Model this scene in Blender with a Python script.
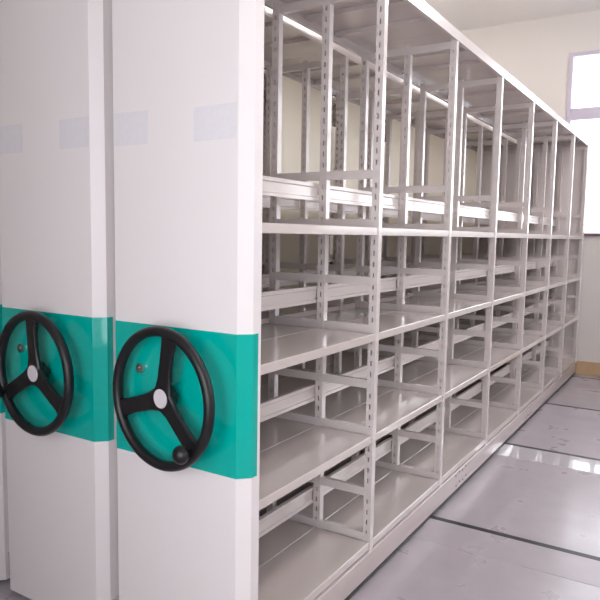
import bpy, bmesh, math, random
from mathutils import Matrix, Vector

# ------------------------------------------------------------------ clear
for o in list(bpy.data.objects):
    bpy.data.objects.remove(o, do_unlink=True)
scn = bpy.context.scene
COL = scn.collection
PI = math.pi

# ------------------------------------------------------------------ camera
cam_d = bpy.data.cameras.new('camera')
cam = bpy.data.objects.new('camera', cam_d)
COL.objects.link(cam)
cam_d.sensor_width = 36.0
cam_d.lens = 36.0 * 652.6 / 600.0
cam_d.clip_start = 0.02
ya, pi_, ro = math.radians(31.79), math.radians(-5.692), math.radians(0.956)
fw = Vector((-math.sin(ya) * math.cos(pi_), math.cos(ya) * math.cos(pi_), math.sin(pi_)))
r0 = Vector((math.cos(ya), math.sin(ya), 0))
u0 = r0.cross(fw)
rr = r0 * math.cos(ro) + u0 * math.sin(ro)
uu = rr.cross(fw)
M = Matrix((rr, uu, -fw)).transposed().to_4x4()
M.translation = Vector((1.056, -1.457, 1.372))
cam.matrix_world = M
scn.camera = cam

# ------------------------------------------------------------------ world, light, exposure
world = bpy.data.worlds.new('overcast_sky')
scn.world = world
world.use_nodes = True
bg = world.node_tree.nodes['Background']
bg.inputs[0].default_value = (0.93, 0.95, 1.0, 1)
bg.inputs[1].default_value = 5.0
scn.view_settings.view_transform = 'Standard'
scn.view_settings.look = 'None'
scn.view_settings.gamma = 1.0
scn.view_settings.use_curve_mapping = False
scn.view_settings.exposure = 0.18

def portal(name, loc, sx, sy, rot):
    l = bpy.data.lights.new(name, 'AREA')
    l.shape = 'RECTANGLE'; l.size = sx; l.size_y = sy
    l.cycles.is_portal = True
    o = bpy.data.objects.new(name, l)
    COL.objects.link(o)
    o.location = loc; o.rotation_euler = rot
    return o

RX0, RX1, RY0, RY1, RZ = -3.6, 3.3, -2.2, 5.66, 3.6
WZ0, WZ1 = 1.43, 3.22          # window opening heights
portal('far_window_daylight', (1.45, RY1 + 0.06, (WZ0 + WZ1) / 2), 3.3, WZ1 - WZ0, (-PI / 2, 0, 0))
portal('added_right_daylight', (RX1 + 0.06, -0.9, 1.35), 0.8, 0.5, (PI / 2, 0, PI / 2))  # portal of the small added window, out of view
portal('added_side_daylight', (RX1 + 0.06, 3.0, 2.55), 4.0, 1.3, (PI / 2, 0, PI / 2))  # portal of the high added window, out of view
portal('added_near_daylight', (1.45, RY0 - 0.06, 1.5), 3.3, 2.0, (PI / 2, 0, 0))  # portal of the added window behind the camera

# ------------------------------------------------------------------ materials
def mat(name, col, rough=0.5, metal=0.0, spec=0.5, coat=0.0, coat_rough=0.05,
        mottle=0.0, mscale=6.0, bump=0.0, bscale=200.0, col2=None, rvar=0.0):
    m = bpy.data.materials.new(name)
    m.use_nodes = True
    nt = m.node_tree
    b = nt.nodes['Principled BSDF']
    b.inputs['Base Color'].default_value = (*col, 1)
    b.inputs['Roughness'].default_value = rough
    b.inputs['Metallic'].default_value = metal
    b.inputs['Specular IOR Level'].default_value = spec
    b.inputs['Coat Weight'].default_value = coat
    b.inputs['Coat Roughness'].default_value = coat_rough
    tc = nt.nodes.new('ShaderNodeTexCoord')
    if mottle > 0 or rvar > 0:
        n = nt.nodes.new('ShaderNodeTexNoise')
        n.inputs['Scale'].default_value = mscale
        n.inputs['Detail'].default_value = 4
        nt.links.new(tc.outputs['Object'], n.inputs['Vector'])
        if mottle > 0:
            mx = nt.nodes.new('ShaderNodeMix'); mx.data_type = 'RGBA'
            c2 = col2 or tuple(c * (1 - mottle) for c in col)
            mx.inputs[6].default_value = (*col, 1)
            mx.inputs[7].default_value = (*c2, 1)
            rp = nt.nodes.new('ShaderNodeMapRange')
            rp.inputs[1].default_value = 0.2; rp.inputs[2].default_value = 0.8
            nt.links.new(n.outputs[0], rp.inputs[0])
            nt.links.new(rp.outputs[0], mx.inputs[0])
            nt.links.new(mx.outputs[2], b.inputs['Base Color'])
        if rvar > 0:
            r2 = nt.nodes.new('ShaderNodeMapRange')
            r2.inputs[1].default_value = 0.0; r2.inputs[2].default_value = 1.0
            r2.inputs[3].default_value = max(0.02, rough - rvar); r2.inputs[4].default_value = rough + rvar
            nt.links.new(n.outputs[0], r2.inputs[0])
            nt.links.new(r2.outputs[0], b.inputs['Roughness'])
    if bump > 0:
        n2 = nt.nodes.new('ShaderNodeTexNoise')
        n2.inputs['Scale'].default_value = bscale
        nt.links.new(tc.outputs['Object'], n2.inputs['Vector'])
        bp = nt.nodes.new('ShaderNodeBump')
        bp.inputs['Strength'].default_value = bump
        bp.inputs['Distance'].default_value = 0.002
        nt.links.new(n2.outputs[0], bp.inputs['Height'])
        nt.links.new(bp.outputs[0], b.inputs['Normal'])
    return m

PAINT = (0.645, 0.58, 0.565)
M_panel = mat('cream_panel_paint', (0.79, 0.735, 0.735), 0.42, mottle=0.02, mscale=2)
M_frame = mat('pale_frame_paint', PAINT, 0.24, spec=0.55, coat=0.5, coat_rough=0.07)
M_carriage = mat('carriage_paint', (0.50, 0.43, 0.42), 0.25, coat=0.4, coat_rough=0.07)
M_shelf = mat('pale_shelf_paint', (0.58, 0.515, 0.49), 0.2, spec=0.55, coat=0.6, coat_rough=0.06)
M_back = mat('cream_back_plate', (0.90, 0.82, 0.67), 0.4)
M_green = mat('teal_green_band', (0.0, 0.40, 0.34), 0.07, coat=0.2, coat_rough=0.02)
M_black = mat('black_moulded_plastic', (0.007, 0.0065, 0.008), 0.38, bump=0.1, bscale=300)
M_cap = mat('pale_hub_plastic', (0.68, 0.62, 0.66), 0.4)
M_chrome = mat('chrome', (0.70, 0.62, 0.60), 0.3, metal=1.0)
M_dark = mat('dark_steel', (0.05, 0.05, 0.055), 0.4, metal=0.6)
M_bolt = mat('dark_bolt', (0.06, 0.055, 0.06), 0.5)
M_paper = mat('lilac_paper', (0.74, 0.70, 0.73), 0.7, mottle=0.06, mscale=60)
M_floor = mat('painted_steel_floor', (0.45, 0.405, 0.44), 0.3, coat=0.3, coat_rough=0.15, mottle=0.16, mscale=5.0, rvar=0.1)
M_ramp = mat('polished_strip', (0.55, 0.52, 0.55), 0.12, coat=1.0, coat_rough=0.02, spec=0.8)
M_wall = mat('cream_wall_paint', (0.68, 0.64, 0.61), 0.6, mottle=0.02, mscale=1.5, bump=0.1, bscale=80)
M_ceil = mat('white_ceiling_paint', (0.82, 0.80, 0.78), 0.8)
M_base = mat('tan_wood_baseboard', (0.56, 0.38, 0.22), 0.4, mottle=0.2, mscale=9)
M_win = mat('mauve_grey_window_frame', (0.55, 0.50, 0.60), 0.35)
M_sill = mat('purple_brown_sill', (0.16, 0.07, 0.10), 0.4)

def emissive(name, col, st):
    m = mat(name, (0.9, 0.9, 0.9), 0.5)
    b = m.node_tree.nodes['Principled BSDF']
    b.inputs['Emission Color'].default_value = (*col, 1)
    b.inputs['Emission Strength'].default_value = st
    return m
M_tube = emissive('fill_light_tube', (1.0, 0.95, 0.9), 40.0)  # glow of the added ceiling fixtures

def glass():
    m = bpy.data.materials.new('window_glass')
    m.use_nodes = True
    nt = m.node_tree
    for n in list(nt.nodes): nt.nodes.remove(n)
    out = nt.nodes.new('ShaderNodeOutputMaterial')
    t = nt.nodes.new('ShaderNodeBsdfTransparent')
    g = nt.nodes.new('ShaderNodeBsdfGlossy'); g.inputs['Roughness'].default_value = 0.02
    fr = nt.nodes.new('ShaderNodeFresnel'); fr.inputs[0].default_value = 1.3
    mx = nt.nodes.new('ShaderNodeMixShader')
    nt.links.new(fr.outputs[0], mx.inputs[0]); nt.links.new(t.outputs[0], mx.inputs[1])
    nt.links.new(g.outputs[0], mx.inputs[2]); nt.links.new(mx.outputs[0], out.inputs[0])
    return m
M_glass = glass()

# ------------------------------------------------------------------ mesh helpers
def obj(name, bm, m, parent=None, smooth=False, loc=None):
    me = bpy.data.meshes.new(name)
    bmesh.ops.recalc_face_normals(bm, faces=bm.faces[:])
    bm.to_mesh(me); bm.free()
    me.materials.append(m)
    if smooth:
        for p in me.polygons: p.use_smooth = True
        try: me.set_sharp_from_angle(angle=math.radians(40))
        except Exception: pass
    o = bpy.data.objects.new(name, me)
    COL.objects.link(o)
    if parent: o.parent = parent
    if loc: o.location = loc
    return o

def box(bm, x0, x1, y0, y1, z0, z1, bev=0.0, seg=2):
    r = bmesh.ops.create_cube(bm, size=1)
    vs = r['verts']
    for v in vs:
        v.co = Vector(((x0 + x1) / 2 + v.co.x * (x1 - x0), (y0 + y1) / 2 + v.co.y * (y1 - y0), (z0 + z1) / 2 + v.co.z * (z1 - z0)))
    if bev > 0:
        es = list({e for v in vs for e in v.link_edges})
        bmesh.ops.bevel(bm, geom=es, offset=bev, segments=seg, affect='EDGES', profile=0.5)

def cyl(bm, c, r1, r2, h, axis='Y', seg=24):
    rot = {'X': Matrix.Rotation(PI / 2, 4, 'Y'), 'Y': Matrix.Rotation(PI / 2, 4, 'X'), 'Z': Matrix.Identity(4)}[axis]
    bmesh.ops.create_cone(bm, cap_ends=True, segments=seg, radius1=r1, radius2=r2, depth=h,
                          matrix=Matrix.Translation(c) @ rot)

def strip(bm, pts, y0, y1, th, axis='Y'):
    """extrude an open polyline (x,z) of sheet thickness th along Y"""
    n = len(pts)
    offs = []
    P = [Vector(p) for p in pts]
    sn = []
    for i in range(n - 1):
        d = (P[i + 1] - P[i]).normalized()
        sn.append(Vector((-d.y, d.x)))
    for i in range(n):
        if i == 0: o_ = sn[0]
        elif i == n - 1: o_ = sn[-1]
        else:
            b = (sn[i - 1] + sn[i]).normalized()
            o_ = b / max(0.4, b.dot(sn[i]))
        offs.append(P[i] + o_ * th)
    ring = [Vector(p) for p in pts] + offs[::-1]
    def vec(p, y):
        return Vector((p.x, y, p.y)) if axis == 'Y' else Vector((y, p.x, p.y)) if axis == 'X' else Vector((p.x, p.y, y))
    A = [bm.verts.new(vec(p, y0)) for p in ring]
    B = [bm.verts.new(vec(p, y1)) for p in ring]
    L = len(ring)
    for i in range(L):
        bm.faces.new((A[i], A[(i + 1) % L], B[(i + 1) % L], B[i]))
    for i in range(n - 1):
        j = L - 1 - i
        bm.faces.new((A[i], A[i + 1], A[j - 1], A[j]))
        bm.faces.new((B[i], B[i + 1], B[j - 1], B[j]))

def tag(o, label, cat, group=None, kind=None):
    o['label'] = label; o['category'] = cat
    if group: o['group'] = group
    if kind: o['kind'] = kind
    return o

def struct(name, bm, m, parent=None, smooth=False):
    o = obj(name, bm, m, parent, smooth)
    if parent is None: o['kind'] = 'structure'
    return o

def empty(name, loc=(0, 0, 0)):
    o = bpy.data.objects.new(name, None)
    o.empty_display_size = 0.1
    COL.objects.link(o); o.location = loc
    return o

# ------------------------------------------------------------------ room
T = 0.2
RAILS = [0.17, 1.49, 2.865, 4.14, 5.42]
bm = bmesh.new(); box(bm, RX0 - T, RX1 + T, RY0 - T, RY1 + T, -0.2, 0.0); struct('floor', bm, M_floor)
bm = bmesh.new(); box(bm, RX0 - T, RX1 + T, RY0 - T, RY1 + T, RZ, RZ + 0.2); struct('ceiling', bm, M_ceil)

def wall_open(name, axis, pos, a0, a1, holes, m, z1=RZ):
    """wall slab outward of pos with rectangular openings (a0,a1,z0,z1)"""
    bm = bmesh.new()
    d0, d1 = (pos, pos + T) if pos > 0 else (pos - T, pos)
    def bx(u0, u1, z0, z1_):
        if u1 - u0 < 1e-4 or z1_ - z0 < 1e-4: return
        if axis == 'Y': box(bm, u0, u1, d0, d1, z0, z1_)
        else: box(bm, d0, d1, u0, u1, z0, z1_)
    cur = a0
    for (h0, h1, z0, zt) in holes:
        bx(cur, h0, 0, z1); bx(h0, h1, 0, z0); bx(h0, h1, zt, z1); cur = h1
    bx(cur, a1, 0, z1)
    return struct(name, bm, m)

wall_open('wall_far', 'Y', RY1, RX0 - T, RX1 + T, [(-0.235, 3.13, WZ0, WZ1)], M_wall)
wall_open('wall_near', 'Y', RY0, RX0 - T, RX1 + T, [(-0.2, 3.1, 0.5, 2.5)], M_wall)
wall_open('wall_right', 'X', RX1, RY0, RY1, [(-1.3, -0.5, 1.1, 1.6), (1.0, 5.0, 1.9, 3.2)], M_wall)
wall_open('wall_left', 'X', RX0, RY0, RY1, [], M_wall)

bm = bmesh.new(); box(bm, RX0, RX1, RY1 - 0.015, RY1, 0, 0.14, 0.004); struct('baseboard_far', bm, M_base)
bm = bmesh.new(); box(bm, RX1 - 0.015, RX1, RY0, RY1 - 0.015, 0, 0.14, 0.004); struct('baseboard_right', bm, M_base)
bm = bmesh.new(); box(bm, RX0, RX0 + 0.015, RY0, RY1 - 0.015, 0, 0.14, 0.004); struct('baseboard_left', bm, M_base)

def window(n, axis, pos, a0, a1, z0, z1, mull, trans, fr=0.04):
    sgn = 1 if pos > 0 else -1
    e = empty('window_%d' % n, ((a0 + a1) / 2, pos, z0) if axis == 'Y' else (pos, (a0 + a1) / 2, z0))
    e['kind'] = 'structure'
    loc = e.location.copy()
    def bx(bm, u0, u1, p0, p1, za, zb, bev=0.0):
        q0, q1 = sorted((pos + sgn * p0, pos + sgn * p1))
        if axis == 'Y': box(bm, u0, u1, q0, q1, za, zb, bev)
        else: box(bm, q0, q1, u0, u1, za, zb, bev)
    def fin(name, bm, m):
        bmesh.ops.translate(bm, verts=bm.verts[:], vec=-loc)
        o = obj(name, bm, m, e); return o
    bm = bmesh.new()
    bx(bm, a0, a0 + fr, -0.012, 0.10, z0, z1, 0.003); bx(bm, a1 - fr, a1, -0.012, 0.10, z0, z1, 0.003)
    bx(bm, a0 + fr, a1 - fr, -0.012, 0.10, z0, z0 + 0.012, 0.003); bx(bm, a0 + fr, a1 - fr, -0.012, 0.10, z1 - fr, z1, 0.003)
    fin('window_frame', bm, M_win)
    for mx in mull:
        bm = bmesh.new(); bx(bm, mx - 0.025, mx + 0.025, 0.0, 0.09, z0 + 0.012, z1 - fr, 0.003)
        fin('mullion', bm, M_win)
    if trans:
        bm = bmesh.new(); bx(bm, a0 + fr, a1 - fr, -0.005, 0.09, trans[0], trans[1], 0.004)
        fin('transom', bm, M_win)
    bm = bmesh.new(); bx(bm, a0 + fr, a1 - fr, 0.04, 0.046, z0 + 0.012, z1 - fr); fin('window_glass', bm, M_glass)
    bm = bmesh.new(); bx(bm, a0 - 0.04, a1 + 0.04, -0.03, -0.012, z0 - 0.022, z0, 0.003); fin('window_sill', bm, M_sill)
    return e

window(1, 'Y', RY1, -0.235, 3.13, WZ0, WZ1, [0.18, 0.93, 1.68, 2.43], (2.562, 2.678))
window(2, 'X', RX1, -1.3, -0.5, 1.1, 1.6, [-0.9], None)  # unseen, added to bring in light from the right
window(4, 'X', RX1, 1.0, 5.0, 1.9, 3.2, [2.0, 3.0, 4.0], None)  # unseen, added to lighten the upper shelving interior
window(3, 'Y', RY0, -0.2, 3.1, 0.5, 2.5, [0.35, 1.3, 2.2], None)  # unseen, added as frontal fill for end panels and frames

# unseen ceiling fluorescent fixtures, added to brighten the aisle and the rows
def added_ceiling_light(x, y, label):
    e = empty('added_ceiling_light', (x, y, RZ))
    bm = bmesh.new(); box(bm, -0.15, 0.15, -0.62, 0.62, -0.05, 0.0, 0.008); obj('fixture_body', bm, M_frame, e)
    for sx in (-0.08, 0.08):
        bm = bmesh.new(); cyl(bm, (sx, 0, -0.075), 0.018, 0.018, 1.16, 'Y', 16); obj('tube', bm, M_tube, e, smooth=True)
    for sy in (-0.59, 0.59):
        bm = bmesh.new(); box(bm, -0.11, 0.11, sy - 0.012, sy + 0.012, -0.10, -0.05, 0.004); obj('tube_holder', bm, M_cap, e)
    tag(e, label, 'ceiling light', 'added twin tube ceiling lights')
for x, y, where in ((1.4, 0.6, 'above the open aisle, nearest the handwheel ends'), (1.4, 4.2, 'above the open aisle, nearest the far window'),
                    (-2.0, 2.4, 'above the closed shelving units, away from the window'), (-2.0, 4.5, 'above the closed shelving units, by the far wall')):
    added_ceiling_light(x, y, 'added white twin tube ceiling light ' + where)

# floor rails with the polished ramp plate on the near side of each
for i, y in enumerate(RAILS):
    bm = bmesh.new()
    box(bm, RX0 + 0.02, RX1 - 0.02, y - 0.016, y + 0.020, 0.0, 0.0165, 0.002)
    struct('trim_%d' % (i + 1), bm, M_dark)
    bm = bmesh.new()
    y0, y1 = y - 0.215, y - 0.0165
    vs = [bm.verts.new(p) for p in ((RX0 + 0.02, y0, 0.0), (RX1 - 0.02, y0, 0.0), (RX1 - 0.02, y1, 0.0), (RX0 + 0.02, y1, 0.0),
                                    (RX0 + 0.02, y0, 0.001), (RX1 - 0.02, y0, 0.001), (RX1 - 0.02, y1, 0.016), (RX0 + 0.02, y1, 0.016))]
    for f in ((0, 1, 2, 3), (4, 5, 6, 7), (0, 1, 5, 4), (1, 2, 6, 5), (2, 3, 7, 6), (3, 0, 4, 7)):
        bm.faces.new([vs[k] for k in f])
    struct('trim_%d' % (i + 11), bm, M_ramp if i == 2 else M_floor)

# ------------------------------------------------------------------ shelving unit
BAY, NB, H = 0.8, 7, 2.34
LV = [0.165, 0.598, 1.0, 1.405]           # shelf tops
UX = [(-0.031, 0.0), (-0.262, -0.231), (-0.496, -0.465)]   # uprights
XF = -0.02

def upright_mesh():
    """slotted channel: perforated front web, two side flanges; local origin at lower front-right corner"""
    bm = bmesh.new()
    w, d, t, z0, z1 = 0.031, 0.031, 0.002, 0.13, 2.30
    pitch, sh, sw = 0.0425, 0.019, 0.0065
    xs = [-w, -w / 2 - sw / 2, -w / 2 + sw / 2, 0]
    zs = [z0]
    z = z0 + 0.02
    while z + sh < z1 - 0.01:
        zs += [z, z + sh]; z += pitch
    zs.append(z1)
    for y in (0.0, t):
        g = [[bm.verts.new((x, y, zz)) for x in xs] for zz in zs]
        for k in range(len(zs) - 1):
            for c in range(3):
                if c == 1 and k % 2 == 1: continue
                bm.faces.new((g[k][c], g[k][c + 1], g[k + 1][c + 1], g[k + 1][c]))
    # slot edges
    for k in range(1, len(zs) - 1, 2):
        a, b, c_, d_ = (xs[1], zs[k]), (xs[2], zs[k]), (xs[2], zs[k + 1]), (xs[1], zs[k + 1])
        for p, q in ((a, b), (b, c_), (c_, d_), (d_, a)):
            bm.faces.new([bm.verts.new(v) for v in ((p[0], 0, p[1]), (q[0], 0, q[1]), (q[0], t, q[1]), (p[0], t, p[1]))])
    box(bm, -t, 0, t, d, z0, z1); box(bm, -w, -w + t, t, d, z0, z1)
    box(bm, -t - 0.008, -t, d - t, d, z0, z1); box(bm, -w + t, -w + t + 0.008, d - t, d, z0, z1)
    box(bm, -w, 0, 0, d, z0 - 0.003, z0)
    return bm

def crossbar_mesh(h=0.029):
    bm = bmesh.new()
    # C section along X, open to +Y
    strip(bm, [(0.018, 0.0), (0.0, 0.0), (0.0, h), (0.018, h)], -0.49, -0.01, 0.0018, 'X')
    return bm

def shelf_mesh(w=0.2465, lip=0.029):
    """tray seen from above: top sheet, turned-down lips with return, two stiffening ribs below"""
    bm = bmesh.new()
    L = BAY - 0.035
    strip(bm, [(-w + 0.012, -lip), (-w, -lip), (-w, -0.002), (-w + 0.002, 0.0), (-0.002, 0.0), (0.0, -0.002), (0.0, -lip), (-0.012, -lip)], 0.0, L, -0.0015)
    box(bm, -w + 0.003, -0.003, 0.0, 0.0015, -lip + 0.004, -0.003); box(bm, -w + 0.003, -0.003, L - 0.0015, L, -lip + 0.004, -0.003)
    box(bm, -w / 2 - 0.02, -w / 2 + 0.02, 0.03, L - 0.03, -0.018, -0.002, 0.003)
    return bm

def guard_mesh():
    """back stop channel between the two shelf rows"""
    bm = bmesh.new()
    strip(bm, [(-0.016, 0.006), (-0.016, 0.0), (0.0, 0.0), (0.0, 0.012), (-0.004, 0.016), (-0.004, 0.050), (0.0, 0.054), (0.0, 0.067), (-0.016, 0.067), (-0.016, 0.060)],
          0.0, BAY - 0.034, 0.0015)
    return bm

def build_unit():
    root = empty('mobile_shelving_unit')
    # ---- carriage
    bm = bmesh.new()
    L = NB * BAY + 0.02
    for x0, x1 in ((-0.02, 0.004), (-0.527, -0.495)):
        box(bm, x0, x1, 0.013, L, 0.030, 0.128, 0.005, 3)
    for k in range(NB + 1):
        yb = min(0.02 + k * BAY, L - 0.04)
        box(bm, -0.495, -0.02, yb, yb + 0.04, 0.03, 0.122)
    base = obj('carriage', bm, M_carriage, root, smooth=True)
    for yb in (1.84, 3.42):
        for row, z in enumerate((0.112, 0.055)):
            for q in range(4):
                b = bmesh.new()
                cyl(b, (0.0045, yb + q * 0.055 + (0.01 if row else 0), z + (0.008 if q % 2 else 0)), 0.0055, 0.0055, 0.003, 'X', 10)
                obj('bolt', b, M_bolt, base)
    for y in RAILS[:]:
        for x in (-0.13, -0.40):
            b = bmesh.new(); cyl(b, (x, y, 0.0655), 0.049, 0.049, 0.022, 'X', 24)
            obj('rail_wheel', b, M_dark, base)
    # ---- frames
    proto = {}
    def part(key, maker, m, loc, name, smooth=False, parent=root):
        if key not in proto:
            o = obj(name, maker(), m, parent, smooth); proto[key] = o
        else:
            o = proto[key].copy(); COL.objects.link(o); o.parent = parent
        o.location = loc
        return o
    for k in range(NB + 1):
        y = k * BAY + (0.0125 if k == 0 else 0.0)
        if k == NB: y -= 0.033
        for x0, x1 in UX:
            part('up', upright_mesh, M_frame, (x1 - (0.003 if k == 0 else 0.0), y, 0), 'upright')
        for z in LV:
            part('cb', crossbar_mesh, M_frame, (0, y + 0.006, z + 0.001), 'crossbar')
            part('cb', crossbar_mesh, M_frame, (0, y + 0.006, z + 0.186), 'crossbar')
        part('cb', crossbar_mesh, M_frame, (0, y + 0.006, 2.258), 'crossbar')
    # ---- shelves and back stops
    for k in range(NB):
        y = k * BAY + 0.033
        for z in LV:
            part('sh', shelf_mesh, M_shelf, (-0.003, y, z), 'shelf')
            part('sh', shelf_mesh, M_shelf, (-0.2508, y, z), 'shelf')
            part('gd', guard_mesh, M_frame, (-0.263, k * BAY + 0.0325, z + 0.102), 'back_stop')
    # ---- top cover, one length per bay
    for k in range(NB):
        def top_mesh():
            bm = bmesh.new()
            strip(bm, [(-0.505, -0.05), (-0.525, -0.05), (-0.525, -0.003), (-0.522, 0.0), (-0.002, 0.0), (0.003, -0.004), (0.003, -0.05), (-0.016, -0.05)], 0, BAY - 0.002, -0.0016)
            box(bm, -0.52, 0, 0.25, 0.29, -0.02, -0.002); box(bm, -0.52, 0, 0.52, 0.56, -0.02, -0.002)
            return bm
        part('top', top_mesh, M_frame, (0, k * BAY + 0.042, H), 'top_cover')
    # ---- closed sheet at the far end
    bm = bmesh.new(); box(bm, -0.525, 0.004, NB * BAY + 0.002, NB * BAY + 0.02, 0.128, H - 0.002, 0.003)
    obj('end_sheet', bm, M_frame, root)
    # ---- control end panel with bevelled corners
    bm = bmesh.new()
    prof = [(-0.542, 0.040), (-0.542, 0.002), (-0.510, -0.030), (-0.032, -0.030), (0.0, 0.002), (0.0, 0.040)]
    strip(bm, prof, 0.02, 2.36, 0.0015, 'Z')
    box(bm, -0.520, -0.022, -0.012, -0.001, 0.02, 2.36)
    pan = obj('end_panel', bm, M_panel, root)
    bm = bmesh.new(); box(bm, -0.578, -0.5425, 0.034, 0.060, 0.03, 2.35, 0.002); obj('gap_strip', bm, M_frame, root)
    bm = bmesh.new(); box(bm, -0.012, 0.003, 0.05, L, 0.017, 0.03); obj('base_shade_strip', bm, M_black, root)  # black strip standing in for the shade under the carriage edge
    bm = bmesh.new()
    o_ = 0.0012
    strip(bm, [(-0.542 - o_, 0.040), (-0.542 - o_, 0.0015), (-0.5105, -0.030 - o_), (-0.0315, -0.030 - o_), (0.0 + o_, 0.0015), (0.0 + o_, 0.026)], 0.682, 1.095, 0.001, 'Z')
    obj('colour_band', bm, M_green, pan)
    bm = bmesh.new(); cyl(bm, (-0.397, -0.036, 0.957), 0.016, 0.015, 0.012); cyl(bm, (-0.397, -0.043, 0.957), 0.006, 0.006, 0.006)
    obj('lock', bm, M_chrome, pan, smooth=True)
    bm = bmesh.new(); box(bm, -0.394, -0.372, -0.0500, -0.0455, 0.9545, 0.9605, 0.001)
    obj('key', bm, M_chrome, pan)
    return root

def handwheel(root, ang, kn=2, tilt=0.0, cx=-0.256, cz=0.893):
    """three-spoke moulded wheel, turned by ang"""
    yw = -0.092
    R, r = 0.197, 0.0155
    bm = bmesh.new()
    NS, NT = 72, 14
    rings = []
    for i in range(NS):
        a = 2 * PI * i / NS
        ring = []
        for j in range(NT):
            b = 2 * PI * j / NT
            rad = R + r * math.cos(b)
            ring.append(bm.verts.new((rad * math.cos(a), r * 1.05 * math.sin(b), rad * math.sin(a))))
        rings.append(ring)
    for i in range(NS):
        for j in range(NT):
            bm.faces.new((rings[i][j], rings[(i + 1) % NS][j], rings[(i + 1) % NS][(j + 1) % NT], rings[i][(j + 1) % NT]))
    # spokes: flattened, flaring at hub and rim, dished outwards towards the hub
    for s in range(3):
        a = ang + s * 2 * PI / 3
        ca, sa = math.cos(a), math.sin(a)
        secs = []
        for t_, hw, th, dy in ((0.015, 0.036, 0.008, 0.006), (0.035, 0.031, 0.008, 0.006), (0.055, 0.0265, 0.008, 0.005), (0.09, 0.0245, 0.008, 0.002), (0.14, 0.024, 0.0085, 0), (0.165, 0.026, 0.0085, 0), (0.18, 0.031, 0.008, 0), (0.19, 0.040, 0.007, 0)):
            pr = []
            for (u, v) in ((-1, -0.45), (-0.85, -1), (0.85, -1), (1, -0.45), (1, 0.45), (0.85, 1), (-0.85, 1), (-1, 0.45)):
                px, pz = t_ * ca - hw * u * sa, t_ * sa + hw * u * ca
                pr.append(bm.verts.new((px, dy + th * v, pz)))
            secs.append(pr)
        for k in range(len(secs) - 1):
            for j in range(8):
                bm.faces.new((secs[k][j], secs[k][(j + 1) % 8], secs[k + 1][(j + 1) % 8], secs[k + 1][j]))
        bm.faces.new(secs[0]); bm.faces.new(secs[-1])
    cyl(bm, (0, 0.018, 0), 0.034, 0.036, 0.034, seg=40)
    wheel = obj('handwheel', bm, M_black, root, smooth=True, loc=(cx, yw, cz))
    bm = bmesh.new(); cyl(bm, (0, -0.002, 0), 0.029, 0.0275, 0.006, seg=40)
    bmesh.ops.bevel(bm, geom=[e for e in bm.edges if all(v.co.y < -0.004 for v in e.verts)], offset=0.002, segments=2, affect='EDGES')
    c = obj('hub_cap', bm, M_cap, wheel, smooth=True); c['label'] = 'pale grey hub cap'
    bm = bmesh.new(); cyl(bm, (0, 0.047, 0), 0.009, 0.009, 0.026)
    obj('shaft', bm, M_dark, wheel, smooth=True)
    # round crank knob next to one spoke's end
    ak = ang + 2 * PI / 3 * kn - 0.05
    ax, az = 0.182 * math.cos(ak), 0.182 * math.sin(ak)
    bm = bmesh.new()
    cyl(bm, (ax, -0.020, az), 0.008, 0.008, 0.030)
    bmesh.ops.create_uvsphere(bm, u_segments=24, v_segments=16, radius=0.026, matrix=Matrix.Translation((ax, -0.042, az)) @ Matrix.Diagonal((1, 0.85, 1, 1)))
    obj('crank_knob', bm, M_black, wheel, smooth=True)
    wheel.rotation_euler = (0, 0, tilt)
    return wheel

def copy_tree(o, parent=None):
    c = o.copy(); COL.objects.link(c)
    if parent: c.parent = parent
    for ch in kids[o.name]:
        copy_tree(ch, c)
    return c

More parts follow.
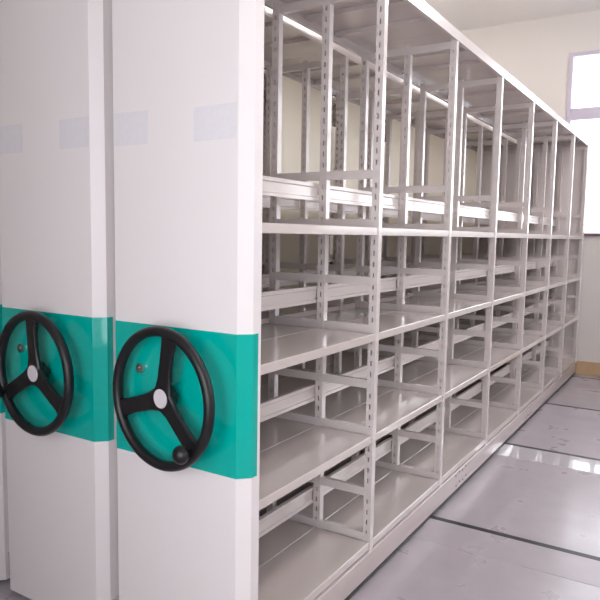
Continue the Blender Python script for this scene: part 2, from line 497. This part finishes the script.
unit = build_unit()
kids = {}
for o in bpy.data.objects: kids[o.name] = []
for o in bpy.data.objects:
    if o.parent: kids[o.parent.name].append(o)
PITCH = 0.5855
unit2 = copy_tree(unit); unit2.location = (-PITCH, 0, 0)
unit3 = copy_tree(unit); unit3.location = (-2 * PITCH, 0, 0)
G = 'mobile shelving units pushed together in a row'
tag(unit, 'cream slotted steel shelving unit with open empty bays facing the aisle', 'shelving unit', G)
tag(unit2, 'cream shelving unit between the aisle-side unit and the one cut by the left edge', 'shelving unit', G)
tag(unit3, 'cream shelving unit at the far left, only its angled corner in view', 'shelving unit', G)
handwheel(unit, math.radians(78), 2, -0.09, -0.259)
handwheel(unit2, math.radians(90), 1, -0.06)
handwheel(unit3, math.radians(100))

# the middle unit is closed at its back with cream plates, one in each bay
src = None
for k in range(NB):
    if src is None:
        bm = bmesh.new()
        strip(bm, [(0.012, 0.0), (0.0, 0.0), (0.0, BAY - 0.10), (0.012, BAY - 0.10)], 0.14, 2.29, 0.0015, 'Z')
        src = obj('back_plate', bm, M_back, unit2)
        o = src
    else:
        o = src.copy(); COL.objects.link(o); o.parent = unit2
    o.location = (-0.517, k * BAY + 0.07, 0)

# ------------------------------------------------------------------ paper notices taped to the end panels
def paper(x0, x1, z0, z1, label, tilt=0.0):
    bm = bmesh.new()
    w, h = x1 - x0, z1 - z0
    n = 8
    g = []
    for i in range(n + 1):
        row = []
        for j in range(n + 1):
            u, v = i / n, j / n
            lift = 0.0006 * math.sin(u * 9 + v * 5) ** 2
            row.append(bm.verts.new(((u - 0.5) * w, -lift, (v - 0.5) * h)))
        g.append(row)
    fs = []
    for i in range(n):
        for j in range(n):
            fs.append(bm.faces.new((g[i][j], g[i + 1][j], g[i + 1][j + 1], g[i][j + 1])))
    r = bmesh.ops.extrude_face_region(bm, geom=fs)
    for v in r['geom']:
        if isinstance(v, bmesh.types.BMVert): v.co.y -= 0.0006
    o = obj('paper_notice', bm, M_paper, None, loc=((x0 + x1) / 2, -0.0304, (z0 + z1) / 2))
    o.rotation_euler = (0, tilt, 0)
    tag(o, label, 'notice', 'faded paper notices on the end panels')
    return o
paper(-0.509, -0.364, 1.632, 1.73, 'faint lilac paper on the aisle-side end panel, against the gap to the middle unit', 0.01)
paper(-0.188, -0.036, 1.628, 1.722, 'faint lilac paper on the aisle-side end panel, beside the corner next to the open shelves', -0.01)
paper(-1.092, -0.954, 1.638, 1.734, 'faint lilac paper on the middle end panel, cut by the photo edge', 0.01)
paper(-0.762, -0.618, 1.638, 1.732, 'faint lilac paper on the middle end panel, beside its pale angled corner', 0.0)
